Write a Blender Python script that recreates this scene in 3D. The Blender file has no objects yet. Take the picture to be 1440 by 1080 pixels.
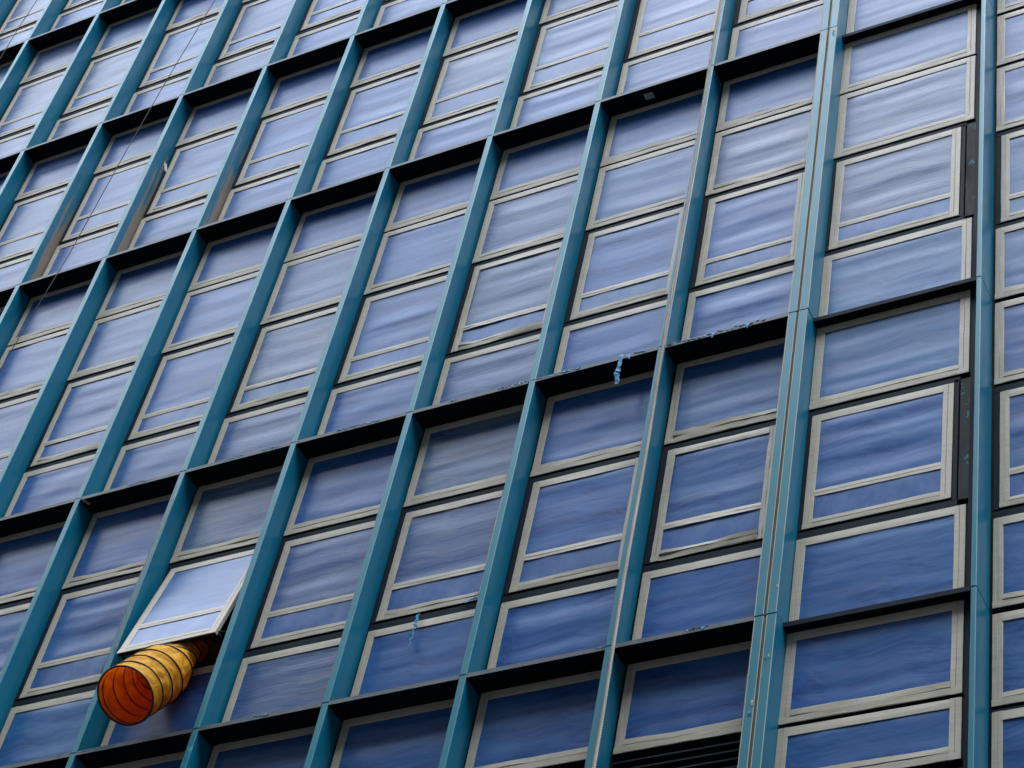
import bpy, bmesh, math, random
from mathutils import Matrix, Vector, noise

scene = bpy.context.scene
random.seed(7)

# ------------------------------------------------------------------ camera
RIGHT = (0.87996557, 0.44553753, 0.16479353)
DOWN = (-0.2295796, 0.70256975, -0.67356436)
FWD = (-0.41587715, 0.55488021, 0.72052352)
CAM = (5.29716526, -10.6782872, -10.4842886)
FPX = 3068.25
cam_data = bpy.data.cameras.new("camera")
cam_data.sensor_width = 36.0
cam_data.lens = FPX / 1440 * 36.0
cam_data.clip_start = 0.1
cam_data.clip_end = 4000
cam = bpy.data.objects.new("camera", cam_data)
cam.matrix_world = Matrix(((RIGHT[0], -DOWN[0], -FWD[0], CAM[0]),
                           (RIGHT[1], -DOWN[1], -FWD[1], CAM[1]),
                           (RIGHT[2], -DOWN[2], -FWD[2], CAM[2]),
                           (0, 0, 0, 1)))
scene.collection.objects.link(cam)
scene.camera = cam

# ------------------------------------------------------------------ sky, sun, exposure
SUN_EL, SUN_AZ = math.radians(60), math.radians(140)   # azimuth from +Y clockwise
world = bpy.data.worlds.new("World")
scene.world = world
world.use_nodes = True
wn, wl = world.node_tree.nodes, world.node_tree.links
wn.clear()
w_out = wn.new("ShaderNodeOutputWorld")
w_bg = wn.new("ShaderNodeBackground")
w_sky = wn.new("ShaderNodeTexSky")
w_sky.sky_type = 'NISHITA'
w_sky.sun_disc = False
w_sky.sun_elevation = SUN_EL
w_sky.sun_rotation = SUN_AZ
w_sky.air_density = 1.0
w_sky.dust_density = 2.0
w_bg.inputs["Strength"].default_value = 0.15
w_tc = wn.new("ShaderNodeTexCoord")
w_map = wn.new("ShaderNodeMapping")
w_map.inputs["Scale"].default_value = (1.6, 1.6, 3.4)
w_noise = wn.new("ShaderNodeTexNoise")
w_noise.inputs["Scale"].default_value = 1.7
w_noise.inputs["Detail"].default_value = 6
w_noise.inputs["Roughness"].default_value = 0.55
w_ramp = wn.new("ShaderNodeValToRGB")
w_ramp.color_ramp.elements[0].position = 0.36
w_ramp.color_ramp.elements[0].color = (4.6, 5.4, 6.9, 1)
w_ramp.color_ramp.elements[1].position = 0.66
w_ramp.color_ramp.elements[1].color = (11.4, 11.8, 12.4, 1)
w_mix = wn.new("ShaderNodeMix")
w_mix.data_type = 'RGBA'
w_mix.inputs["Factor"].default_value = 0.85
wl.new(w_tc.outputs["Generated"], w_map.inputs["Vector"])
wl.new(w_map.outputs["Vector"], w_noise.inputs["Vector"])
wl.new(w_noise.outputs["Fac"], w_ramp.inputs["Fac"])
wl.new(w_sky.outputs["Color"], w_mix.inputs["A"])
wl.new(w_ramp.outputs["Color"], w_mix.inputs["B"])
w_sep = wn.new("ShaderNodeSeparateXYZ")      # overcast sky: about three times brighter overhead than at the horizon
w_grad = wn.new("ShaderNodeMapRange")
w_grad.inputs["From Min"].default_value = 0.0
w_grad.inputs["From Max"].default_value = 1.0
w_grad.inputs["To Min"].default_value = 0.10
w_grad.inputs["To Max"].default_value = 4.0
w_mul = wn.new("ShaderNodeVectorMath")
w_mul.operation = 'SCALE'
wl.new(w_tc.outputs["Generated"], w_sep.inputs["Vector"])
w_pow = wn.new("ShaderNodeMath")
w_pow.operation = 'POWER'
w_pow.use_clamp = True
w_pow.inputs[1].default_value = 2.3
wl.new(w_sep.outputs["Z"], w_pow.inputs[0])
wl.new(w_pow.outputs[0], w_grad.inputs["Value"])
wl.new(w_mix.outputs["Result"], w_mul.inputs[0])
wl.new(w_grad.outputs["Result"], w_mul.inputs["Scale"])
wl.new(w_mul.outputs["Vector"], w_bg.inputs["Color"])
wl.new(w_bg.outputs["Background"], w_out.inputs["Surface"])

sun_data = bpy.data.lights.new("sun", 'SUN')
sun_data.energy = 1.0
sun_data.angle = math.radians(35)
sun_data.color = (1.0, 0.97, 0.93)
sun = bpy.data.objects.new("sun", sun_data)
sd = Vector((math.sin(SUN_AZ) * math.cos(SUN_EL), math.cos(SUN_AZ) * math.cos(SUN_EL), math.sin(SUN_EL)))
sun.rotation_euler = sd.to_track_quat('Z', 'Y').to_euler()
sun.location = (0, -30, 40)
scene.collection.objects.link(sun)

vs = scene.view_settings
vs.view_transform = 'Standard'
vs.look = 'None'
vs.gamma = 1
vs.exposure = 0.40
vs.use_curve_mapping = False

# ------------------------------------------------------------------ helpers
COL = scene.collection


def link(name, data, parent=None, loc=(0, 0, 0)):
    o = bpy.data.objects.new(name, data)
    COL.objects.link(o)
    o.location = loc
    if parent is not None:
        o.parent = parent
    return o


def tag(o, label=None, cat=None, group=None, kind=None):
    if label: o["label"] = label
    if cat: o["category"] = cat
    if group: o["group"] = group
    if kind: o["kind"] = kind
    return o


def empty(name, loc, label, cat, group=None):
    return tag(link(name, None, None, loc), label, cat, group)


class MB:
    """collects verts and faces for one mesh"""
    def __init__(self):
        self.v, self.f, self.m, self.s = [], [], [], []

    def face(self, idx, mat=0, smooth=False):
        self.f.append(idx); self.m.append(mat); self.s.append(smooth)

    def box(self, x0, x1, y0, y1, z0, z1, mat=0, front=None, bev=0.0):
        """axis box; front = material of the -Y face; bev chamfers the two front vertical edges"""
        b = len(self.v)
        fm = mat if front is None else front
        if bev <= 0:
            self.v += [(x0, y0, z0), (x1, y0, z0), (x1, y1, z0), (x0, y1, z0),
                       (x0, y0, z1), (x1, y0, z1), (x1, y1, z1), (x0, y1, z1)]
            for q, mm in (((0, 1, 5, 4), fm), ((1, 2, 6, 5), mat), ((2, 3, 7, 6), mat), ((3, 0, 4, 7), mat),
                          ((4, 5, 6, 7), mat), ((3, 2, 1, 0), mat)):
                self.face([b + i for i in q], mm)
        else:
            prof = [(x0 + bev, y0), (x1 - bev, y0), (x1, y0 + bev), (x1, y1), (x0, y1), (x0, y0 + bev)]
            n = len(prof)
            self.v += [(x, y, z0) for x, y in prof] + [(x, y, z1) for x, y in prof]
            for i in range(n):
                j = (i + 1) % n
                self.face([b + i, b + j, b + n + j, b + n + i], fm if i in (0, 1, 5) else mat)
            self.face([b + n + i for i in range(n)], mat)
            self.face([b + i for i in reversed(range(n))], mat)
        return self

    def grid(self, pts, mat=0, smooth=True):
        """pts[i][j] -> vertex rows"""
        b = len(self.v)
        nr, nc = len(pts), len(pts[0])
        for r in pts: self.v += [tuple(p) for p in r]
        for i in range(nr - 1):
            for j in range(nc - 1):
                a = b + i * nc + j
                self.face([a, a + 1, a + nc + 1, a + nc], mat, smooth)
        return self

    def tube(self, path, rad, sides=6, mat=0, cap=True):
        rings = []
        up = Vector((0.13, 0.2, 0.97)).normalized()
        P = [Vector(p) for p in path]
        for i, p in enumerate(P):
            t = (P[min(i + 1, len(P) - 1)] - P[max(i - 1, 0)]).normalized()
            a = t.cross(up)
            if a.length < 0.05: a = t.cross(Vector((1, 0, 0)))
            a.normalize(); c = t.cross(a)
            r = rad[i] if isinstance(rad, (list, tuple)) else rad
            rings.append([p + (a * math.cos(2 * math.pi * k / sides) + c * math.sin(2 * math.pi * k / sides)) * r for k in range(sides)])
        b = len(self.v)
        for r in rings: self.v += [tuple(q) for q in r]
        for i in range(len(rings) - 1):
            for k in range(sides):
                k2 = (k + 1) % sides
                self.face([b + i * sides + k, b + i * sides + k2, b + (i + 1) * sides + k2, b + (i + 1) * sides + k], mat, True)
        if cap:
            self.face([b + k for k in reversed(range(sides))], mat)
            self.face([b + (len(rings) - 1) * sides + k for k in range(sides)], mat)
        return self

    def mesh(self, name, mats):
        me = bpy.data.meshes.new(name)
        me.from_pydata(self.v, [], self.f)
        for m in mats: me.materials.append(m)
        for p, mi, s in zip(me.polygons, self.m, self.s):
            p.material_index = mi
            p.use_smooth = s
        me.update()
        return me

    def build(self, name, mats, parent=None, loc=(0, 0, 0)):
        return link(name, self.mesh(name, mats), parent, loc)


# ------------------------------------------------------------------ materials
def new_mat(name):
    m = bpy.data.materials.new(name)
    m.use_nodes = True
    nt = m.node_tree
    return m, nt, nt.nodes["Principled BSDF"]


def N(nt, kind, **kw):
    n = nt.nodes.new("ShaderNode" + kind)
    for k, v in kw.items():
        if k in n.inputs: n.inputs[k].default_value = v
        else: setattr(n, k, v)
    return n


def coords(nt, scale, rnd=True):
    tc = N(nt, "TexCoord")
    mp = N(nt, "Mapping")
    mp.inputs["Scale"].default_value = scale
    if rnd:
        oi = N(nt, "ObjectInfo")
        cm = N(nt, "CombineXYZ")
        mu = N(nt, "Math", operation='MULTIPLY'); mu.inputs[1].default_value = 37.0
        mu2 = N(nt, "Math", operation='MULTIPLY'); mu2.inputs[1].default_value = 91.0
        nt.links.new(oi.outputs["Random"], mu.inputs[0])
        nt.links.new(oi.outputs["Random"], mu2.inputs[0])
        nt.links.new(mu.outputs[0], cm.inputs[0]); nt.links.new(mu2.outputs[0], cm.inputs[2])
        ad = N(nt, "VectorMath", operation='ADD')
        nt.links.new(tc.outputs["Object"], ad.inputs[0]); nt.links.new(cm.outputs[0], ad.inputs[1])
        nt.links.new(ad.outputs[0], mp.inputs["Vector"])
    else:
        nt.links.new(tc.outputs["Object"], mp.inputs["Vector"])
    return mp.outputs["Vector"]


def tex(nt, vec, scale, detail=3, rough=0.5, dist=0.0):
    n = N(nt, "TexNoise")
    n.inputs["Scale"].default_value = scale
    n.inputs["Detail"].default_value = detail
    n.inputs["Roughness"].default_value = rough
    n.inputs["Distortion"].default_value = dist
    nt.links.new(vec, n.inputs["Vector"])
    return n.outputs["Fac"]


def ramp(nt, fac, stops):
    r = N(nt, "ValToRGB")
    el = r.color_ramp.elements
    while len(el) < len(stops): el.new(0.5)
    for e, (pos, c) in zip(el, stops):
        e.position = pos
        e.color = (c, c, c, 1) if not isinstance(c, tuple) else (*c, 1)
    nt.links.new(fac, r.inputs["Fac"])
    return r.outputs["Color"]


def mix(nt, fac, a, b, mode='MIX'):
    m = N(nt, "Mix", data_type='RGBA', blend_type=mode)
    for s, v in (("Factor", fac), ("A", a), ("B", b)):
        if isinstance(v, (int, float)): m.inputs[s].default_value = v
        elif isinstance(v, tuple): m.inputs[s].default_value = (*v, 1)
        else: nt.links.new(v, m.inputs[s])
    return m.outputs["Result"]


def bump(nt, bsdf, h, strength, dist=0.01):
    b = N(nt, "Bump")
    b.inputs["Strength"].default_value = strength
    b.inputs["Distance"].default_value = dist
    nt.links.new(h, b.inputs["Height"])
    nt.links.new(b.outputs["Normal"], bsdf.inputs["Normal"])


def film_material(name, scale, c_dark, c_mid, c_light, bs):
    """blue protective film: streaked where it clings to the glass and where it lifts"""
    m, nt, b = new_mat(name)
    v = coords(nt, scale)
    warp = tex(nt, coords(nt, (1.2, 1, 1.2)), 1.3, 2)
    wv = N(nt, "VectorMath", operation='MULTIPLY_ADD')
    cx = N(nt, "CombineXYZ"); nt.links.new(warp, cx.inputs[2]); nt.links.new(warp, cx.inputs[0])
    nt.links.new(cx.outputs[0], wv.inputs[0]); wv.inputs[1].default_value = (1.2, 0, 1.6)
    nt.links.new(v, wv.inputs[2])
    f1 = tex(nt, wv.outputs[0], 1.0, 3, 0.55)
    f2 = tex(nt, wv.outputs[0], 4.5, 4, 0.6)
    f3 = tex(nt, coords(nt, (1, 1, 1)), 0.9, 2)
    col = ramp(nt, f1, [(0.33, c_dark), (0.5, c_mid), (0.68, c_light)])
    col = mix(nt, ramp(nt, f2, [(0.40, 0.0), (0.62, 0.45)]), col, c_light)
    oi = N(nt, "ObjectInfo")
    tint = ramp(nt, oi.outputs["Random"], [(0.0, (0.86, 0.94, 1.0)), (0.5, (1.0, 1.0, 1.0)), (0.78, (1.0, 0.98, 0.92)), (1.0, (1.25, 1.18, 0.98))])
    col = mix(nt, 1.0, col, tint, 'MULTIPLY')
    col = mix(nt, ramp(nt, f3, [(0.5, 0.0), (0.75, 0.14)]), col, (0.11, 0.15, 0.22))
    nt.links.new(col, b.inputs["Base Color"])
    nt.links.new(ramp(nt, f2, [(0.3, 0.28), (0.7, 0.45)]), b.inputs["Roughness"])
    b.inputs["IOR"].default_value = 1.5
    b.inputs["Specular IOR Level"].default_value = 0.12
    b.inputs["Coat Weight"].default_value = 1.0
    b.inputs["Coat IOR"].default_value = 1.41
    b.inputs["Coat Roughness"].default_value = 0.25
    bump(nt, b, f2, bs, 0.02)
    return m


M = {}
M['film'] = film_material("blue_film", (0.9, 1, 5.5), (0.006, 0.054, 0.225), (0.013, 0.092, 0.320), (0.050, 0.155, 0.385), 0.12)
M['film_hazed'] = film_material('hazed_blue_film', (0.8, 1, 7.5), (0.014, 0.066, 0.225), (0.036, 0.105, 0.285), (0.14, 0.195, 0.325), 0.2)
M['film_low'] = film_material("blue_film_vertical", (3.0, 1, 2.2), (0.020, 0.090, 0.30), (0.032, 0.115, 0.345), (0.075, 0.17, 0.40), 0.08)

# cream masking tape
m, nt, b = new_mat("cream_tape")
g1 = tex(nt, coords(nt, (1, 1, 1)), 5, 4, 0.6)
g2 = tex(nt, coords(nt, (1.5, 1, 14)), 3, 4, 0.6)
c = mix(nt, ramp(nt, g1, [(0.35, 0.0), (0.75, 0.75)]), (0.52, 0.492, 0.395), (0.43, 0.412, 0.335))
c = mix(nt, ramp(nt, g2, [(0.5, 0.0), (0.8, 0.5)]), c, (0.27, 0.25, 0.19))
nt.links.new(c, b.inputs["Base Color"])
b.inputs["Roughness"].default_value = 0.45
b.inputs["Coat Weight"].default_value = 0.15
b.inputs["Coat Roughness"].default_value = 0.3
bump(nt, b, g2, 0.25, 0.01)
M['tape'] = m
m, nt, b = new_mat("tape_seam")
b.inputs["Base Color"].default_value = (0.19, 0.18, 0.14, 1)
b.inputs["Roughness"].default_value = 0.8
M['seam'] = m


def paint(name, base, alt, rough, dirt=0.35, wear=None, spec=0.5):
    m, nt, b = new_mat(name)
    b.inputs["Specular IOR Level"].default_value = spec
    n1 = tex(nt, coords(nt, (1, 1, 0.25)), 6, 5, 0.6)
    n2 = tex(nt, coords(nt, (3, 3, 0.5)), 14, 4, 0.6)
    c = mix(nt, ramp(nt, n1, [(0.35, 0.0), (0.7, 1.0)]), base, alt)
    c = mix(nt, ramp(nt, n2, [(0.55, 0.0), (0.85, dirt)]), c, (0.11, 0.13, 0.14))
    if wear:
        n3 = tex(nt, coords(nt, (1, 1, 0.55)), 9, 6, 0.65, 0.3)
        c = mix(nt, ramp(nt, n3, [(wear[0], 0.0), (wear[0] + 0.03, 1.0)]), c, wear[1])
    nt.links.new(c, b.inputs["Base Color"])
    nt.links.new(ramp(nt, n1, [(0.3, rough * 0.8), (0.7, rough * 1.3)]), b.inputs["Roughness"])
    bump(nt, b, n2, 0.10, 0.004)
    return m


M['fin'] = paint("teal_fin_paint", (0.002, 0.150, 0.265), (0.003, 0.178, 0.300), 0.36, 0.6, (0.70, (0.06, 0.17, 0.22)), 0.3)
m, nt, b = new_mat("teal_fin_paint_rubbed")
n1 = tex(nt, coords(nt, (1, 1, 0.25)), 6, 5, 0.6)
c = mix(nt, n1, (0.002, 0.150, 0.265), (0.003, 0.178, 0.300))
n3 = tex(nt, coords(nt, (1, 3.0, 0.16)), 7, 5, 0.6, 0.25)
sp = N(nt, "SeparateXYZ"); tc = N(nt, "TexCoord"); nt.links.new(tc.outputs["Object"], sp.inputs[0])
mz = N(nt, "MapRange"); mz.inputs["From Min"].default_value = 2.3; mz.inputs["From Max"].default_value = 0.4
nt.links.new(sp.outputs["Z"], mz.inputs["Value"])
my = N(nt, "MapRange"); my.inputs["From Min"].default_value = 0.02; my.inputs["From Max"].default_value = 0.15
nt.links.new(sp.outputs["Y"], my.inputs["Value"])
mm_ = N(nt, "Math", operation='MULTIPLY'); nt.links.new(mz.outputs[0], mm_.inputs[0]); nt.links.new(my.outputs[0], mm_.inputs[1])
ma = N(nt, "Math", operation='MULTIPLY_ADD'); nt.links.new(mm_.outputs[0], ma.inputs[0]); ma.inputs[1].default_value = 0.38
nt.links.new(n3, ma.inputs[2])
n4 = tex(nt, coords(nt, (1, 2, 0.5)), 22, 4, 0.6)
brown = mix(nt, n4, (0.17, 0.15, 0.13), (0.30, 0.26, 0.215))
c = mix(nt, ramp(nt, ma.outputs[0], [(0.66, 0.0), (0.70, 1.0)]), c, brown)
nt.links.new(c, b.inputs["Base Color"])
b.inputs["Roughness"].default_value = 0.45
M['fin_bare'] = m
M['nose_lit'] = paint("teal_fin_nose_lit", (0.012, 0.215, 0.285), (0.008, 0.180, 0.250), 0.34, 0.5, (0.67, (0.16, 0.36, 0.40)))  # fin paint lightened for the front edge: sky sheen put into the colour
M["nose_lit"].node_tree.nodes["Principled BSDF"].inputs["Coat Weight"].default_value = 0.2
M["nose_lit"].node_tree.nodes["Principled BSDF"].inputs["Coat Roughness"].default_value = 0.15
M['slate'] = paint("dark_slate_metal", (0.011, 0.019, 0.029), (0.016, 0.025, 0.036), 0.5, 0.04, None, 0.07)
M['plate'] = paint("dark_plate_with_teal_specks", (0.012, 0.018, 0.020), (0.009, 0.014, 0.017), 0.55, 0.06, (0.60, (0.015, 0.19, 0.23)), 0.15)
M['black'] = paint("black_metal", (0.004, 0.005, 0.007), (0.006, 0.007, 0.009), 0.6, 0.02, None, 0.12)
M['ledge'] = paint("ledge_black", (0.0025, 0.003, 0.0045), (0.004, 0.005, 0.007), 0.55, 0.02, None, 0.12)
M['lip'] = paint("ledge_lip_grey_film", (0.075, 0.10, 0.115), (0.12, 0.135, 0.135), 0.4, 0.3, (0.60, (0.03, 0.17, 0.26)))
M['seal'] = paint("brown_sealant", (0.12, 0.095, 0.06), (0.17, 0.145, 0.10), 0.7)
M['worn'] = paint("worn_metal_edge", (0.46, 0.46, 0.38), (0.30, 0.33, 0.29), 0.5)
M['torn'] = paint("torn_teal_film", (0.008, 0.16, 0.34), (0.02, 0.25, 0.45), 0.4, 0.2, None, 0.3)
M['cream'] = paint("cream_scrap", (0.50, 0.47, 0.36), (0.38, 0.33, 0.24), 0.6)
M['wire'] = paint("black_wire", (0.012, 0.011, 0.010), (0.02, 0.017, 0.014), 0.5)
M['rope'] = paint("pale_twisted_rope", (0.72, 0.69, 0.62), (0.55, 0.52, 0.46), 0.8, 0.15)
M['cord'] = paint("thin_dark_cord", (0.045, 0.04, 0.04), (0.06, 0.05, 0.05), 0.7)
M['cordpale'] = paint("thin_pale_cord", (0.22, 0.20, 0.19), (0.28, 0.25, 0.24), 0.7)
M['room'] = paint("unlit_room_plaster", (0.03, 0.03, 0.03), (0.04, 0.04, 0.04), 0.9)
M['asphalt'] = paint("asphalt", (0.045, 0.045, 0.047), (0.06, 0.06, 0.06), 0.9)
M['sashside'] = paint("cream_sash_side", (0.48, 0.47, 0.40), (0.40, 0.39, 0.33), 0.5)


def fabric(name, c1, c2, trans):
    m, nt, b = new_mat(name)
    n = tex(nt, coords(nt, (1, 1, 1), False), 9, 5, 0.65, 0.6)
    n2 = tex(nt, coords(nt, (1, 1, 1), False), 3, 3, 0.5)
    c = mix(nt, ramp(nt, n, [(0.35, 0.0), (0.7, 1.0)]), c1, c2)
    c = mix(nt, ramp(nt, n2, [(0.55, 0.0), (0.8, 0.5)]), c, tuple(x * 0.5 for x in c2))
    nt.links.new(c, b.inputs["Base Color"])
    b.inputs["Roughness"].default_value = 0.5
    b.inputs["Specular IOR Level"].default_value = 0.3
    bump(nt, b, n, 1.0, 0.03)
    tr = N(nt, "BsdfTranslucent")
    nt.links.new(c, tr.inputs["Color"])
    ms = N(nt, "MixShader"); ms.inputs[0].default_value = trans
    nt.links.new(b.outputs[0], ms.inputs[1]); nt.links.new(tr.outputs[0], ms.inputs[2])
    nt.links.new(ms.outputs[0], nt.nodes["Material Output"].inputs["Surface"])
    return m


M['duct_out'] = fabric("yellow_duct_fabric", (0.97, 0.62, 0.035), (0.86, 0.44, 0.015), 0.45)
M['duct_in'] = fabric("orange_duct_lining", (0.98, 0.33, 0.015), (0.88, 0.22, 0.01), 0.62)

# ------------------------------------------------------------------ layout of the curtain wall (metres, z = 0 at the lowest whole ledge)
S = 1.25          # bay width
D = 0.21          # fin noses stand at Y = 0, the windows at Y = D
YR, DR = 0.126, 0.40
GROUND = -12.1
floors = [  # z base, z top, [(z0, z1, opener, bar)]
    (-3.364, 0.0, [(-0.87, -0.03, 0, None)]),
    (0.0, 3.364, [(2.335, 3.325, 0, None), (1.0, 2.25, 1, (1.325, 1.40)), (0.02, 0.90, 0, None)]),
    (3.364, 7.578, [(6.70, 7.54, 0, None), (5.685, 6.672, 0, None), (4.35, 5.612, 1, (4.63, 4.70)), (3.39, 4.27, 0, None)]),
    (7.578, 10.773, [(9.92, 10.735, 0, None), (8.57, 9.84, 1, (8.94, 9.01)), (7.605, 8.50, 0, None)]),
    (10.773, 13.97, [(13.11, 13.93, 0, None), (11.765, 13.01, 1, (12.06, 12.135)), (10.80, 11.665, 0, None)]),
]
for n_ in (1, 2):
    floors.append((13.97 + 3.197 * (n_ - 1), 13.97 + 3.197 * n_, [(a + 3.197 * n_, b_ + 3.197 * n_, o_, (c_[0] + 3.197 * n_, c_[1] + 3.197 * n_) if c_ else None) for a, b_, o_, c_ in floors[4][2]]))
KMAX = 14


def px(x, y, z):
    d = (x - CAM[0], y - CAM[1], z - CAM[2])
    c = [sum(r[i] * d[i] for i in range(3)) for r in (RIGHT, DOWN, FWD)]
    return 720 + FPX * c[0] / c[2], 540 + FPX * c[1] / c[2]


def near_view(x0, x1, z0, z1, mx=170, my=140):
    q = [px(x, D, z) for x in (x0, x1) for z in (z0, z1)]
    return max(a for a, _ in q) > -mx and min(a for a, _ in q) < 1440 + mx and max(a for _, a in q) > -my and min(a for _, a in q) < 1080 + my


building = empty("office_building", (0, 0, GROUND),
                 "tall facade of teal fins and black ledges, windows masked with blue film and cream tape", "building")


def bp(name, mb, mats, loc=(0, 0, 0), label=None):
    """a part of the building, given in world coordinates"""
    o = mb.build(name, mats, building, (loc[0], loc[1], loc[2] - GROUND))
    if label: o["label"] = label
    return o


# back wall with the one opening left free, and the dark room behind it
HX0, HX1, HZ0, HZ1 = -6.25 + 0.06, -5.0 - 0.06, 0.96, 2.28
YB = D + 0.06
w = MB()
w.box(-19, HX0, YB, YB + 0.25, GROUND, 20.4)
w.box(HX1, 1.50, YB, YB + 0.25, GROUND, 20.4)
w.box(HX0, HX1, YB, YB + 0.25, GROUND, HZ0)
w.box(HX0, HX1, YB, YB + 0.25, HZ1, 20.4)
w.box(1.50, 7.5, DR + 0.06, YB + 0.45, GROUND, 20.4)
bp("back_wall", w, [M['black']])
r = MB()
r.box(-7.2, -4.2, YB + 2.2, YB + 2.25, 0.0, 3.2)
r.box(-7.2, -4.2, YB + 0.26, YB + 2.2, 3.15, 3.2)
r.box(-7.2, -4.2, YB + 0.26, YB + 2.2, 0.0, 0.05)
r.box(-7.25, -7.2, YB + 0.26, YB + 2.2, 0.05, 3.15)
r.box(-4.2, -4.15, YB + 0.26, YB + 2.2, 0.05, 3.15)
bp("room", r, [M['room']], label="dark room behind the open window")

# fins -------------------------------------------------------------------
fin_cache = {}
for k in range(0, KMAX + 1):
    cx = -k * S
    for fi, (zb, zt, _) in enumerate(floors):
        if not near_view(cx - 0.1, cx + 0.1, zb, zt): continue
        rng = random.Random(k * 31 + fi)
        H = zt - zb - 0.012
        dx = rng.uniform(-0.002, 0.002)
        mats = [M['fin'], M['nose_lit']]
        if (k, fi) in ((6, 3), (7, 3), (8, 3)): mats = [M['fin_bare'], M['nose_lit']]
        if k == 0:
            for a, b_ in ((-0.087, -0.017), (0.009, 0.082)):
                o = bp("fin", MB().box(a, b_, 0, D + 0.05, 0, H, 0, 1, 0.003), [M['fin'], M['nose_lit']], (dx, 0, zb + 0.006))
                e = MB()
                for xe in (a + 0.0015, b_ - 0.0015):
                    e.box(xe - 0.0030, xe + 0.0030, -0.0015, 0.003, 0.004, H - 0.004)
                e.build("worn_edge", [M['worn']], o)
            bp("sealant_joint", MB().box(-0.0175, 0.0095, 0.012, 0.05, 0, H), [M['seal']], (dx, 0, zb + 0.006))
        else:
            bp("fin", MB().box(-0.031, 0.031, 0, D + 0.05, 0, H, 0, 1, 0.004), mats, (cx + dx, rng.uniform(-.001, .001), zb + 0.006))
        m_ = MB()
        m_.box(-0.056 if k else -0.11, 0.056 if k else 0.079, D + 0.022, D + 0.058, 0, zt - zb)
        bp("mullion", m_, [M['black']], (cx, 0, zb))
for fi, (zb, zt, _) in enumerate(floors[:5]):     # the fin where the wall steps back
    H = zt - zb - 0.012
    bp("fin", MB().box(1.479, 1.520, YR, DR + 0.05, 0, H, 0, 1, 0.005), [M['fin'], M['nose_lit']], (0, 0, zb + 0.006))
    bp("mullion", MB().box(1.418, 1.4785, D + 0.004, D + 0.058, 0, zt - zb), [M['slate']], (0, 0, zb))
    bp("mullion", MB().box(1.5205, 1.543, DR + 0.012, DR + 0.058, 0, zt - zb), [M['black']], (0, 0, zb))
# plain lower storeys of the same frame
for k in range(0, 9):
    for zb, zt in ((-6.7, -3.364), (-12.1, -6.7)):
        bp("fin", MB().box(-0.031, 0.031, 0, D + 0.05, 0, zt - zb - 0.012, 0, 1, 0.004), [M['fin'], M['nose_lit']], (-k * S, 0, zb + 0.006))

# ledges -----------------------------------------------------------------
def ragged(mb, x0, x1, z, y, seed, amount, step=0.012, mat=0):
    """torn film fringe along a ledge lip"""
    rg = random.Random(seed)
    x = x0
    while x < x1:
        wd = rg.uniform(step * 0.5, step * 2.2)
        if noise.noise((x * 2.3, seed, 0)) > -0.12 + (1 - amount) * 0.4:
            h = rg.uniform(0.004, 0.02) * (step / 0.012) ** 0.7 * (2.4 if rg.random() < 0.10 else 1)
            yy = y - rg.uniform(0.001, 0.010)
            b = len(mb.v)
            zz = z + rg.uniform(-0.004, 0.016)
            mb.v += [(x, y, zz), (x + wd, y, zz + rg.uniform(-.006, .006)), (x + wd * rg.uniform(.3, 1.3), yy, zz - h),
                     (x + wd * .1, yy + .002, zz - h * rg.uniform(.3, 1)), (x + wd * .5, y - 0.006, zz - h * 0.4)]
            mb.face([b, b + 4, b + 3], mat); mb.face([b, b + 1, b + 4], mat)
            mb.face([b + 1, b + 2, b + 4], mat); mb.face([b + 4, b + 2, b + 3], mat)
        x += wd * rg.uniform(0.8, 1.6)


for fi, (zb, zt, _) in enumerate(floors):
    for k in range(0, KMAX):
        x0, x1 = -(k + 1) * S + 0.032, -k * S - (0.032 if k else 0.088)
        if not near_view(x0, x1, zb - 0.3, zb + 0.3): continue
        L = x1 - x0
        mb = MB().box(0, L, 0.001, D + 0.058, -0.032, 0.010, 0, 1)
        o = bp("ledge", mb, [M['ledge'], M['lip']], (x0, 0, zb))
        amt = {2: 0.75 if k < 5 else 0.25, 1: 0.35 if k in (2, 3, 4) else 0.1}.get(fi, 0.04)
        if (fi, k) == (2, 0): amt = 0.95
        t_ = MB(); ragged(t_, 0.01, L - 0.01, 0.0, 0.0005, fi * 50 + k, amt, 0.012 if (fi, k) not in ((2, 0), (2, 1)) else 0.022)
        if t_.f and amt > 0.05: tag(t_.build("torn_film", [M['torn']], o), kind='stuff')
    if fi < 5:
        bp("ledge", MB().box(0.083, 1.4785, YR - 0.002, D + 0.058, -0.036, 0.008, 0, 1), [M['ledge'], M['slate']], (0, 0, zb))

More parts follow.
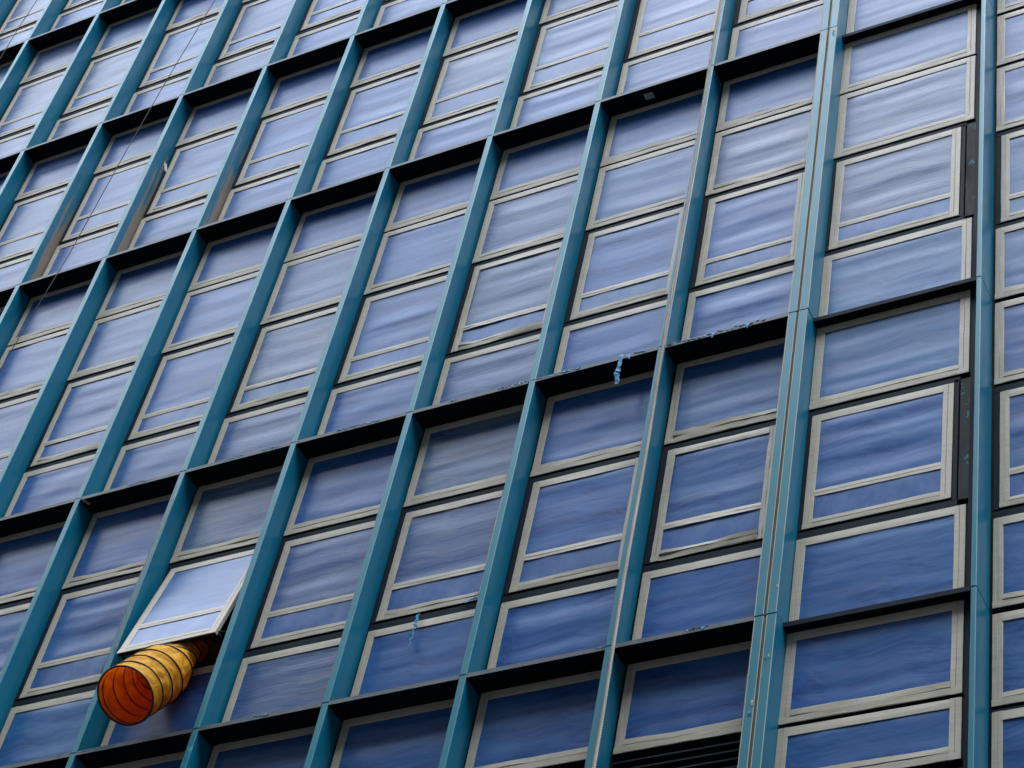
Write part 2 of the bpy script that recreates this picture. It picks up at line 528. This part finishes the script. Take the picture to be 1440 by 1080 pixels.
# windows ----------------------------------------------------------------
def strip(mb, L, W, seed, wave, horizontal, groove, N_=None, mat=0, seam=1, origin=(0, 0), flip=False):
    """one taped strip: along L, across W; profile has two layers with a seam between"""
    if groove:
        gp = 0.52
        prof = [(0, -0.001), (0.02, -0.0045), (gp - 0.03, -0.0055), (gp - 0.001, -0.0035), (gp + 0.03, -0.0035), (gp + 0.045, -0.0062), (0.97, -0.0052), (1.0, -0.002)]
    else:
        prof = [(0, -0.001), (0.02, -0.0048), (0.5, -0.0056), (0.97, -0.005), (1.0, -0.002)]
    n = N_ or max(4, int(L / 0.055))
    rows = []
    for i in range(n + 1):
        a = i / n
        row = []
        for j, (q, y) in enumerate(prof):
            nn = noise.noise((a * L * 3.1, seed * 7.3, j * 0.35))
            n2 = noise.noise((a * L * 9.0, seed * 3.1 + 5, j * 0.2))
            yy = y - wave * 0.016 * (0.5 + nn) * (0.2 + q) - wave * 0.006 * n2
            qq = q + (wave * 0.16 * nn + 0.012 * n2) * (1 if 0 < j < len(prof) - 1 else (0.8 if j else 0.12))
            if flip: qq = 1 - qq
            if horizontal: row.append((origin[0] + a * L, yy, origin[1] + qq * W))
            else: row.append((origin[0] + qq * W, yy, origin[1] + a * L))
        rows.append(row)
    b = len(mb.v)
    nc = len(prof)
    for rr in rows: mb.v += rr
    for i in range(n):
        for j in range(nc - 1):
            a = b + i * nc + j
            quad = [a, a + 1, a + nc + 1, a + nc]
            if horizontal != flip: quad = [a, a + nc, a + nc + 1, a + 1]
            mb.face(quad, seam if (groove and j == 3) else mat, False)


def film_mesh(w_, h_, seed, vertical, amp=1.0, mat="film"):
    nx, nz = (max(8, int(w_ / 0.09)), max(10, int(h_ / 0.028))) if not vertical else (max(16, int(w_ / 0.035)), 8)
    rg = random.Random(seed)
    rows = []
    for i in range(nz + 1):
        z = h_ * i / nz
        row = []
        for j in range(nx + 1):
            x = w_ * j / nx
            e = min(1.0, min(x, w_ - x) / 0.10) * min(1.0, min(z, h_ - z) / 0.05)
            if not vertical:
                zz = z + 0.035 * noise.noise((x * 1.1, seed, 0.0)) + 0.018 * noise.noise((x * 2.5, z * 2, seed)) - 0.01 * x
                y = 0.0066 * noise.noise((x * 0.3 + seed, zz * 6.0, 1.7)) + 0.0013 * noise.noise((x * 0.7, zz * 16.0, seed * 1.3))
                y += 0.002 * noise.noise((x * 3.0, z * 5.0, seed + 9.0))
            else:
                y = 0.002 * noise.noise((x * 9.0, z * 1.5, seed)) + 0.003 * noise.noise((x * 2.0, z * 3, seed + 4))
            row.append((x, -0.0015 + y * e * amp, z))
        rows.append(row)
    return MB().grid(rows, 0, True).mesh("film", [M['film_low'] if vertical else M[mat]])


cache = {}


def cached(key, fn):
    if key not in cache: cache[key] = fn()
    return cache[key]


def add_window(x0, x1, z0, z1, opener, bar, y, seed, wave=0.15, label=None, parent=building, hazed=False, tilt=0.0, tl=0.077, tr=0.077, bot=None):
    w_, h_ = round(x1 - x0, 3), round(z1 - z0, 3)
    variant = seed % 7
    f = MB()
    fw = 0.06
    f.box(0, fw, 0, 0.05, 0, h_); f.box(w_ - fw, w_, 0, 0.05, 0, h_)
    f.box(fw, w_ - fw, 0, 0.05, 0, fw); f.box(fw, w_ - fw, 0, 0.05, h_ - fw, h_)
    f.box(fw, w_ - fw, 0.026, 0.034, fw, h_ - fw)
    if tilt:      # thin cream sash with a dark lower edge
        f = MB()
        f.box(0, fw, 0, 0.032, 0.004, h_); f.box(w_ - fw, w_, 0, 0.032, 0.004, h_)
        f.box(fw, w_ - fw, 0, 0.032, 0.004, fw); f.box(fw, w_ - fw, 0, 0.032, h_ - fw, h_)
        f.box(0.002, w_ - 0.002, 0.003, 0.031, -0.004, 0.0035, 1)
        f.box(fw, w_ - fw, 0.02, 0.03, fw, h_ - fw, 1)
    fm = cached(("frame", w_, h_, tilt != 0), lambda: f.mesh("window", [M['sashside'], M['black']] if tilt else [M['slate']]))
    win = link("window", fm, parent, (x0, y, z0 - GROUND))
    if tilt:
        win.rotation_euler = (-tilt, 0, 0)
        win.location = (x0, y - h_ * math.sin(tilt), z1 - h_ * math.cos(tilt) - GROUND)
    if label: win["label"] = label
    top = 0.082
    if bot is None: bot = 0.112 if not opener else 0.088

    def tapes():
        t = MB()
        sd_ = variant + w_ * 10 + h_
        strip(t, h_, tl, sd_ + 1, wave * 0.6, False, True)
        strip(t, h_, tr, sd_ + 2, wave * 0.6, False, True, origin=(w_ - tr, 0), flip=True)
        b0 = len(t.v)
        strip(t, w_ - tl - tr + 0.004, top, sd_ + 3, wave * 0.7, True, False, origin=(tl - 0.002, h_ - top), flip=True)
        strip(t, w_ - tl - tr + 0.004, bot, sd_ + 4, wave, True, True, origin=(tl - 0.002, 0))
        # outer corners: run the horizontals over the uprights
        strip(t, tl, bot * 0.55, sd_ + 6, 0, True, False, 3, origin=(0, 0))
        strip(t, tr, bot * 0.55, sd_ + 7, 0, True, False, 3, origin=(w_ - tr, 0))
        for i in range(b0, len(t.v)):
            a = t.v[i]; t.v[i] = (a[0], a[1] - 0.0022, a[2])
        return t.mesh("tape_border", [M['tape'], M['seam']])
    link("tape_border", cached(("tape", w_, h_, variant, wave, opener, bot), tapes), win)
    fx0, fx1, fz1 = tl - 0.012, w_ - tr + 0.012, h_ - top + 0.012
    fz0 = bot - 0.014
    if bar:
        b0, b1 = bar[0] - z0, bar[1] - z0
        def barm():
            t = MB()
            strip(t, fx1 - fx0 - 0.012, b1 - b0, variant + 40, wave * 0.7, True, True, flip=True)
            return t.mesh("tape_bar", [M['tape'], M['seam']])
        link("tape_bar", cached(("bar", w_, round(b1 - b0, 3), variant, wave), barm), win, (fx0 + 0.006, -0.001, b0))
        lo = cached(("low", w_, h_, variant), lambda: film_mesh(fx1 - fx0, b0 + 0.02 - fz0, variant * 3.7 + 11, True))
        link("lower_film", lo, win, (fx0, 0, fz0))
        fz0 = b1 - 0.02
    amp = 1.0
    fl = cached(("film", w_, round(fz1 - fz0, 3), variant, opener, hazed), lambda: film_mesh(fx1 - fx0, fz1 - fz0, variant * 5.3 + h_, False, amp, "film_hazed" if hazed else "film"))
    link("film", fl, win, (fx0, 0, fz0))
    return win


def transoms(x0, x1, panes, zb, zt, y):
    """dark bars between stacked windows, with the open joint above each left black"""
    srt = sorted(panes, key=lambda p: p[0])
    for a, b_ in zip(srt, srt[1:]):
        g0, g1 = a[1], b_[0]
        if g1 - g0 > 0.05:
            bp("transom", MB().box(0, x1 - x0, 0.000, 0.052, 0.006, (g1 - g0) - 0.024), [M['slate']], (x0, y, g0))


WAVES = {(1, 2, 0): 0.5, (0, 1, 0): 0.9, (2, 2, 2): 1.0, (0, 2, 0): 0.6, (0, 2, 1): 0.6, (0, 1, 1): 0.9, (0, 2, 2): 0.5, (1, 1, 1): 0.5, (2, 1, 1): 0.5, (7, 4, 0): 0.8, (1, 1, 0): 0.45, (1, 2, 2): 0.45}
HAZED = {(2, 1, 0), (2, 1, 1), (3, 1, 1), (2, 2, 1), (2, 2, 2), (2, 2, 3), (4, 2, 1), (4, 2, 2), (4, 2, 3), (8, 4, 1), (8, 4, 2), (9, 4, 1), (9, 4, 0),
         (6, 4, 0), (6, 4, 1), (6, 4, 2), (3, 3, 1), (10, 4, 1), (10, 5, 1), (7, 5, 2), (0, 2, 1), (11, 3, 0), (3, 1, 2), (4, 1, 0)}
cnt = 0
for fi, (zb, zt, panes) in enumerate(floors):
    for k in range(0, KMAX):
        f0, f1 = -(k + 1) * S, -k * S
        e1 = 0.06 if k else 0.12
        if not near_view(f0, f1, zb, zt): continue
        shown = [p for p in panes if near_view(f0, f1, p[0], p[1], 130, 110)]
        for pi, (z0, z1, op, bar) in enumerate(panes):
            if (z0, z1, op, bar) not in shown: continue
            cnt += 1
            rg = random.Random(k * 97 + fi * 13 + pi * 5)
            i0, i1 = (0.107, e1 + 0.047) if op else (0.06, e1)
            wv = WAVES.get((k, fi, pi), rg.choice([0.15, 0.25, 0.35, 0.5]))
            hz = (k, fi, pi) in HAZED
            if (k, fi, pi) == (4, 1, 1): wv = 0.08
            is_open = (k == 4 and fi == 1 and pi == 1)
            add_window(f0 + i0, f1 - i1, z0, z1, op, bar, D, rg.randrange(1000), wv, hazed=hz, tilt=math.radians(11.6) if is_open else 0.0,
                       label="masked window tilted open over the duct" if is_open else None)
            if op:
                bp("side_rail", MB().box(-0.054, -0.006, 0.0, 0.05, -0.004, z1 - z0 + 0.004), [M['slate']], (f0 + i0, D, z0))
                bp("side_rail", MB().box(0.006, 0.05, 0.0, 0.05, -0.004, z1 - z0 + 0.004), [M['slate']], (f1 - i1, D, z0))
        if shown: transoms(f0 + 0.058, f1 - (e1 - 0.002), shown, zb, zt, D)
        if fi == 0:
            for q in range(14):
                z = -0.95 - q * 0.072
                s_ = MB(); b0 = 0
                s_.v += [(0, 0.0, 0), (S - 0.06 - e1, 0.0, 0), (S - 0.06 - e1, 0.045, 0.05), (0, 0.045, 0.05),
                         (0, 0.0, -0.008), (S - 0.06 - e1, 0.0, -0.008), (S - 0.06 - e1, 0.049, 0.044), (0, 0.049, 0.044)]
                for fc in ([0, 1, 2, 3], [7, 6, 5, 4], [4, 5, 1, 0], [3, 2, 6, 7]): s_.face(fc)
                o = bp("louvre_slat", s_, [M['slate']], (f0 + 0.06, D - 0.002, z))

# the bay between the double fin and the step
rpanes = {0: [(-0.87, -0.035, 0, None), (-1.42, -0.905, 0, None)]}
for fi, (zb, zt, panes) in enumerate(floors[:4]):
    pn = rpanes.get(fi, panes)
    for pi, (z0, z1, op, bar) in enumerate(pn):
        if not near_view(0, 1.5, z0, z1): continue
        a, b_ = (0.12, 1.288) if op else (0.085, 1.405)
        add_window(a, b_, z0, z1, op, bar, D, 300 + fi * 7 + pi * 2, 0.25 if fi else 0.35, hazed=(fi == 2 and pi in (1, 2)), bot=0.03 if fi and pi == len(pn) - 1 else None, tl=0.08, tr=0.084)
        if op:
            bp("side_rail", MB().box(1.294, 1.328, 0.0, 0.05, z0 - 0.02, z1 + 0.03), [M['slate']], (0, D, 0))
            bp("side_rail", MB().box(0.084, 0.114, 0.0, 0.05, z0 - 0.004, z1 + 0.004), [M['slate']], (0, D, 0))
            bp("cover_plate", MB().box(1.340, 1.4175, 0.004, 0.05, z0 - 0.03, z1 + 0.03), [M['plate']], (0, D, 0))
        else:
            bp("side_rail", MB().box(1.408, 1.4175, 0.004, 0.05, z0, z1), [M['slate']], (0, D, 0))
    transoms(0.084, 1.335, pn, zb, zt, D)
for q in range(12):
    s_ = MB()
    s_.v += [(0, 0.0, 0), (1.33, 0.0, 0), (1.33, 0.045, 0.05), (0, 0.045, 0.05), (0, 0.0, -0.008), (1.33, 0.0, -0.008), (1.33, 0.049, 0.044), (0, 0.049, 0.044)]
    for fc in ([0, 1, 2, 3], [7, 6, 5, 4], [4, 5, 1, 0], [3, 2, 6, 7]): s_.face(fc)
    bp("louvre_slat", s_, [M['slate']], (0.085, D - 0.002, -1.50 - q * 0.072))

# the wall beyond the step, set back, no ledges
for fi, (zb, zt, panes) in enumerate(floors[:4]):
    pn = {0: [(-0.87, -0.045, 0, None), (-1.75, -0.92, 0, None)], 1: [(2.335, 3.31, 0, None), (0.985, 2.235, 1, (1.30, 1.375)), (0.012, 0.885, 0, None)],
          2: [(6.69, 7.51, 0, None), (5.665, 6.64, 0, None), (4.35, 5.58, 1, (4.63, 4.70)), (3.36, 4.275, 0, None)],
          3: [(9.92, 10.735, 0, None), (8.57, 9.84, 1, (8.94, 9.01)), (7.555, 8.50, 0, None)]}[fi]
    for b_i in range(2):
        xs = 1.545 + b_i * 1.42
        for pi, (z0, z1, op, bar) in enumerate(pn):
            if not near_view(xs, xs + 1.3, z0, z1): continue
            a = xs + (0.045 if op else 0)
            add_window(a, xs + 1.33 - (0.045 if op else 0), z0, z1, op, bar, DR, 500 + fi * 7 + pi + b_i * 3, 0.35)
            if op: bp("side_rail", MB().box(xs, xs + 0.040, 0.002, 0.05, z0 - 0.004, z1 + 0.004), [M['slate']], (0, DR, 0))
        transoms(xs, xs + 1.33, pn, zb, zt, DR)

# stay arms that hold the open sash
for xa in (-6.25 + 0.112, -5.0 - 0.112):
    bp("stay_arm", MB().tube([(xa, D + 0.03, 1.25), (xa, 0.06, 1.12), (xa, -0.01, 1.06)], 0.011, 6), [M['black']])
    bp("stay_arm", MB().tube([(xa, D + 0.03, 1.05), (xa, -0.01, 1.05)], 0.013, 6), [M['black']])

# ------------------------------------------------------------------ ventilation duct
duct = empty("ventilation_duct", (-5.489, -0.40, 0.132), "yellow flexible duct with black wire coils hanging out of the open window", "duct")
ctrl = [Vector(c) for c in ((-5.489, -0.400, 0.132), (-5.507, -0.290, 0.302), (-5.526, -0.175, 0.475), (-5.545, -0.060, 0.655),
                            (-5.600, 0.035, 0.825), (-5.66, 0.120, 1.01), (-5.70, 0.29, 1.22), (-5.72, 0.62, 1.38), (-5.72, 1.1, 1.42))]
O0 = Vector((-5.489, -0.40, 0.132))


def cat(t):
    n = len(ctrl) - 1
    t = max(0.0, min(0.9999, t)) * n
    i = int(t); u = t - i
    p0, p1, p2, p3 = ctrl[max(i - 1, 0)], ctrl[i], ctrl[i + 1], ctrl[min(i + 2, n)]
    return 0.5 * ((2 * p1) + (p2 - p0) * u + (2 * p0 - 5 * p1 + 4 * p2 - p3) * u * u + (3 * p1 - p0 - 3 * p2 + p3) * u ** 3)


AX = Vector((1, 0, 0))


def frame_at(t):
    p = cat(t); d = (cat(t + 0.01) - cat(t - 0.01)).normalized()
    a = (AX - d * AX.dot(d)).normalized()
    return p, a, d.cross(a)


def rad(t): return 0.250 + 0.010 * max(0, min(1, (t - 0.3) * 4)) - 0.05 * max(0.0, t - 0.6)


def squash(t):        # pinched flat between sash and sill
    return 1.0 - 0.42 * max(0.0, min(1.0, (t - 0.36) / 0.16)) ** 1.3


PITCH = 9.5     # coils per unit t


def surf(t, ang, off):
    p, a, c = frame_at(t)
    ph = (t * PITCH - ang / (2 * math.pi)) % 1.0
    ph_f = min(1.0, t * 25)
    sag = 0.015 * math.sin(math.pi * ph)
    cr = 0.017 * noise.noise((math.cos(ang) * 3.2, math.sin(ang) * 3.2, t * 26)) * math.sin(math.pi * ph) * 1.6 * ph_f
    rr = rad(t) - sag * ph_f + cr + off
    return p + a * math.cos(ang) * rr + c * math.sin(ang) * rr * squash(t) - O0


NT, NA = 120, 64
for nm, off, mt in (("fabric_shell", 0.002, 'duct_out'), ("lining", -0.002, 'duct_in')):
    rows = [[surf(i / NT, 2 * math.pi * j / NA, off) for j in range(NA + 1)] for i in range(NT + 1)]
    MB().grid(rows).build(nm, [M[mt]], duct)
path = []
n_c = int(PITCH * 44)
for i in range(n_c + 1):
    t = i / n_c
    ang = 2 * math.pi * (t * PITCH)
    path.append(surf(t, ang, 0.001))
MB().tube(path, 0.009, 6).build("wire_coil", [M['wire']], duct)
hem = [surf(0.0, 2 * math.pi * j / 64, 0.0) for j in range(65)]
MB().tube(hem, 0.0085, 6, cap=False).build("mouth_hoop", [M['wire']], duct)

# ------------------------------------------------------------------ ropes and cords
def twisted(name, p0, p1, r, pitch, mats, label, cat_, strands=3, seg=6):
    p0, p1 = Vector(p0), Vector(p1)
    L = (p1 - p0).length
    n = int(L / pitch * seg)
    d = (p1 - p0).normalized()
    a = d.cross(Vector((0, 1, 0))).normalized(); c = d.cross(a)
    mb = MB()
    for s in range(strands):
        path = []
        for i in range(n + 1):
            q = i / n
            ang = 2 * math.pi * (L * q / pitch + s / strands)
            wob = Vector((0.004 * math.sin(q * 23), 0.003 * math.sin(q * 31), 0))
            path.append(p0 + (p1 - p0) * q + wob + (a * math.cos(ang) + c * math.sin(ang)) * r * 0.6)
        path = [v - p0 for v in path]
        mb.tube(path, r * 0.72, 5)
    o = mb.build(name, mats, None, p0)
    return tag(o, label, cat_)


twisted("hanging_rope", (-1.246, -0.04, 9.6), (-1.178, -0.04, -2.4), 0.0125, 0.07, [M['rope']],
        "pale twisted rope hanging down along one teal fin across the whole facade", "rope")


def cord(name, pts, r, mat_, label, group=None):
    p0 = Vector(pts[0])
    P_ = []
    for a, b_ in zip(pts, pts[1:]):
        for i in range(8): P_.append(Vector(a).lerp(Vector(b_), i / 8) - p0)
    P_.append(Vector(pts[-1]) - p0)
    return tag(MB().tube(P_, r, 5).build(name, [mat_], None, p0), label, "cord", group)


cord("hanging_wire", [(-8.70, -.15, 13.6), (-8.778, -.15, 12.72), (-8.957, -.15, 10.95), (-9.07, -.15, 9.45), (-9.171, -.15, 7.62), (-9.271, -.15, 6.73), (-9.367, -.15, 5.72), (-9.5, -.15, 4.6)],
     0.0055, M['cord'], "longer of two thin dark cords crossing the upper left windows")
cord("hanging_wire", [(-12.5, -.15, 15.9), (-12.565, -.15, 14.82), (-12.609, -.15, 14.14), (-12.62, -.15, 13.4), (-12.66, -.15, 12.6)],
     0.0055, M['cord'], "short thin dark cord at the extreme upper left corner")
cord("thin_string", [(-6.215, -.035, 3.2), (-6.23, -.035, 2.42), (-6.247, -.035, 1.84), (-6.25, -.035, 0.83)], 0.0035, M['cordpale'],
     "left one of two pale strings hanging beside the open window")
cord("thin_string", [(-6.185, -.038, 3.0), (-6.195, -.038, 2.42), (-6.20, -.038, 1.8), (-6.19, -.038, 1.05)], 0.0035, M['cordpale'],
     "right one of two pale strings hanging beside the open window")

# ------------------------------------------------------------------ loose scraps
def ribbon(name, pts, width, mat_, label, cat_, seed=1, rag=0.3, axis=(1, 0, 0.1)):
    rg = random.Random(seed)
    p0 = Vector(pts[0]); ax = Vector(axis).normalized()
    rows = []
    n = (len(pts) - 1) * 6
    for i in range(n + 1):
        q = i / n * (len(pts) - 1); s = min(int(q), len(pts) - 2)
        c_ = Vector(pts[s]).lerp(Vector(pts[s + 1]), q - s) - p0
        tw = math.sin(i * 0.45 + seed) * 0.25
        a = (ax + Vector((0, tw, 0))).normalized()
        wl_, wr_ = width * (0.5 + rg.uniform(-rag, rag) * 0.5), width * (0.5 + rg.uniform(-rag, rag) * 0.5)
        rows.append([c_ - a * wl_, c_ + Vector((0, rg.uniform(-.5, .5) * width * .4, 0)), c_ + a * wr_])
    return tag(MB().grid(rows, 0, False).build(name, [mat_], None, p0), label, cat_)


ribbon("torn_plastic_strip", [(-1.63, -0.012, 3.375), (-1.625, -0.02, 3.25), (-1.635, -0.018, 3.12), (-1.61, -0.02, 3.0)], 0.042, M['torn'],
       "crumpled blue plastic strip hanging off the ledge left of the pale rope", "plastic strip", 3, 0.4)
ribbon("torn_plastic_strip", [(-3.205, 0.17, 0.95), (-3.20, 0.16, 0.80), (-3.215, 0.165, 0.68), (-3.205, 0.16, 0.60)], 0.03, M['torn'],
       "small twisted turquoise shred hanging from the dark bar under a taped window", "plastic strip", 5, 0.8)
ribbon("torn_plastic_strip", [(-2.80, 0.19, 0.99), (-2.70, 0.185, 1.0), (-2.62, 0.19, 0.985)], 0.03, M['torn'],
       "short turquoise shred lying along the dark bar right of the hanging shred", "plastic strip", 8, 0.8, (0, 0.2, 1))
ribbon("paper_scrap", [(-8.535, 0.05, 9.33), (-8.51, 0.06, 9.25), (-8.48, 0.07, 9.16)], 0.045, M['cream'],
       "cream scrap stuck on the side of a rubbed fin at upper left", "scrap", 2, 0.2, (0.2, 1, 0))
bmk = MB().box(-0.05, 0.05, -0.035, 0.035, -0.004, 0.0)
tag(bmk.build("paper_label", [M['worn']], None, (-1.965, 0.10, 7.578 - 0.0335)), "small pale square stuck under the ledge at upper right of centre", "label")
bmk = MB().box(-0.05, 0.05, -0.016, 0.016, -0.004, 0.0)
o = tag(bmk.build("tape_piece", [M['worn']], None, (-7.42, 0.035, 3.364 - 0.0335)), "grey tape piece stuck under the ledge beside a fin at lower left", "tape")
o.rotation_euler = (0, 0, 1.1)
# peeled flakes on the double fin
flk = [(0.074, 0.257, 0.03, 'cream'), (-0.030, -0.81, 0.05, 'cream'), (-0.045, -0.90, 0.05, 'torn'), (0.06, -0.40, 0.03, 'cream'), (0.035, -0.42, 0.035, 'torn'),
       (0.05, 7.50, 0.05, 'cream'), (0.05, 7.45, 0.05, 'torn'), (-0.075, -0.55, 0.03, 'torn'), (0.04, 3.8, 0.02, 'torn'), (0.05, 6.6, 0.03, 'torn')]
for i, (x, z, s, mm) in enumerate(flk):
    rg = random.Random(i)
    t_ = MB(); n = 7; b0 = len(t_.v)
    t_.v.append((0, -0.006, 0))
    for j in range(n):
        a = 2 * math.pi * j / n
        r_ = s * rg.uniform(0.2, 0.6)
        t_.v.append((min(0.02, math.cos(a) * r_ * 0.6), -0.003 - rg.random() * 0.004, math.sin(a) * r_))
    for j in range(n): t_.face([0, 1 + (j + 1) % n, 1 + j])
    bp("peeled_flake", t_, [M[mm]], (x, -0.002, z))

# ------------------------------------------------------------------ ground
g = MB(); g.v += [(-600, -600, 0), (600, -600, 0), (600, 600, 0), (-600, 600, 0)]; g.face([0, 1, 2, 3])
tag(g.build("ground", [M['asphalt']], None, (0, 0, GROUND)), kind="structure")
# the block across the street, behind the viewpoint: it shades the lower floors and shows in their glass
OX0, OX1, OY, OT = -52.0, 40.0, -18.0, 23.5
block = empty("concrete_block", ((OX0 + OX1) / 2, OY, GROUND), "grey concrete block across the street, behind the viewpoint", "building")
cx_ = (OX0 + OX1) / 2
M['concrete'] = paint("weathered_concrete", (0.20, 0.195, 0.18), (0.26, 0.25, 0.235), 0.85, 0.4)
M['dark_glass'] = paint("dark_window_glass", (0.02, 0.025, 0.03), (0.03, 0.035, 0.04), 0.12, 0.0)
HB = OT - GROUND
MB().box(OX0 - cx_, OX1 - cx_, -14, 0, 0, HB).build("wall", [M['concrete']], block)
MB().box(OX0 - cx_ - 0.15, OX1 - cx_ + 0.15, -14.15, 0.15, HB + 0.003, HB + 0.5).build("parapet", [M['concrete']], block)
wm = None
for fl_ in range(10):
    for c_ in range(22):
        if wm is None:
            wm = MB()
            wm.box(0, 2.6, 0.004, 0.03, 0, 1.7)
            wm.box(-0.08, 0, 0.004, 0.09, -0.08, 1.78, 1); wm.box(2.6, 2.68, 0.004, 0.09, -0.08, 1.78, 1)
            wm.box(0, 2.6, 0.004, 0.09, 1.7, 1.78, 1); wm.box(0, 2.6, 0.004, 0.12, -0.08, 0, 1); wm.box(1.27, 1.33, 0.031, 0.08, 0, 1.7, 1)
            wm = wm.mesh("window", [M['dark_glass'], M['slate']])
        link("window", wm, block, (OX0 - cx_ + 1.1 + c_ * 4.15, 0.0, 1.5 + fl_ * 3.5))
print("windows", cnt, "objects", len(bpy.data.objects))
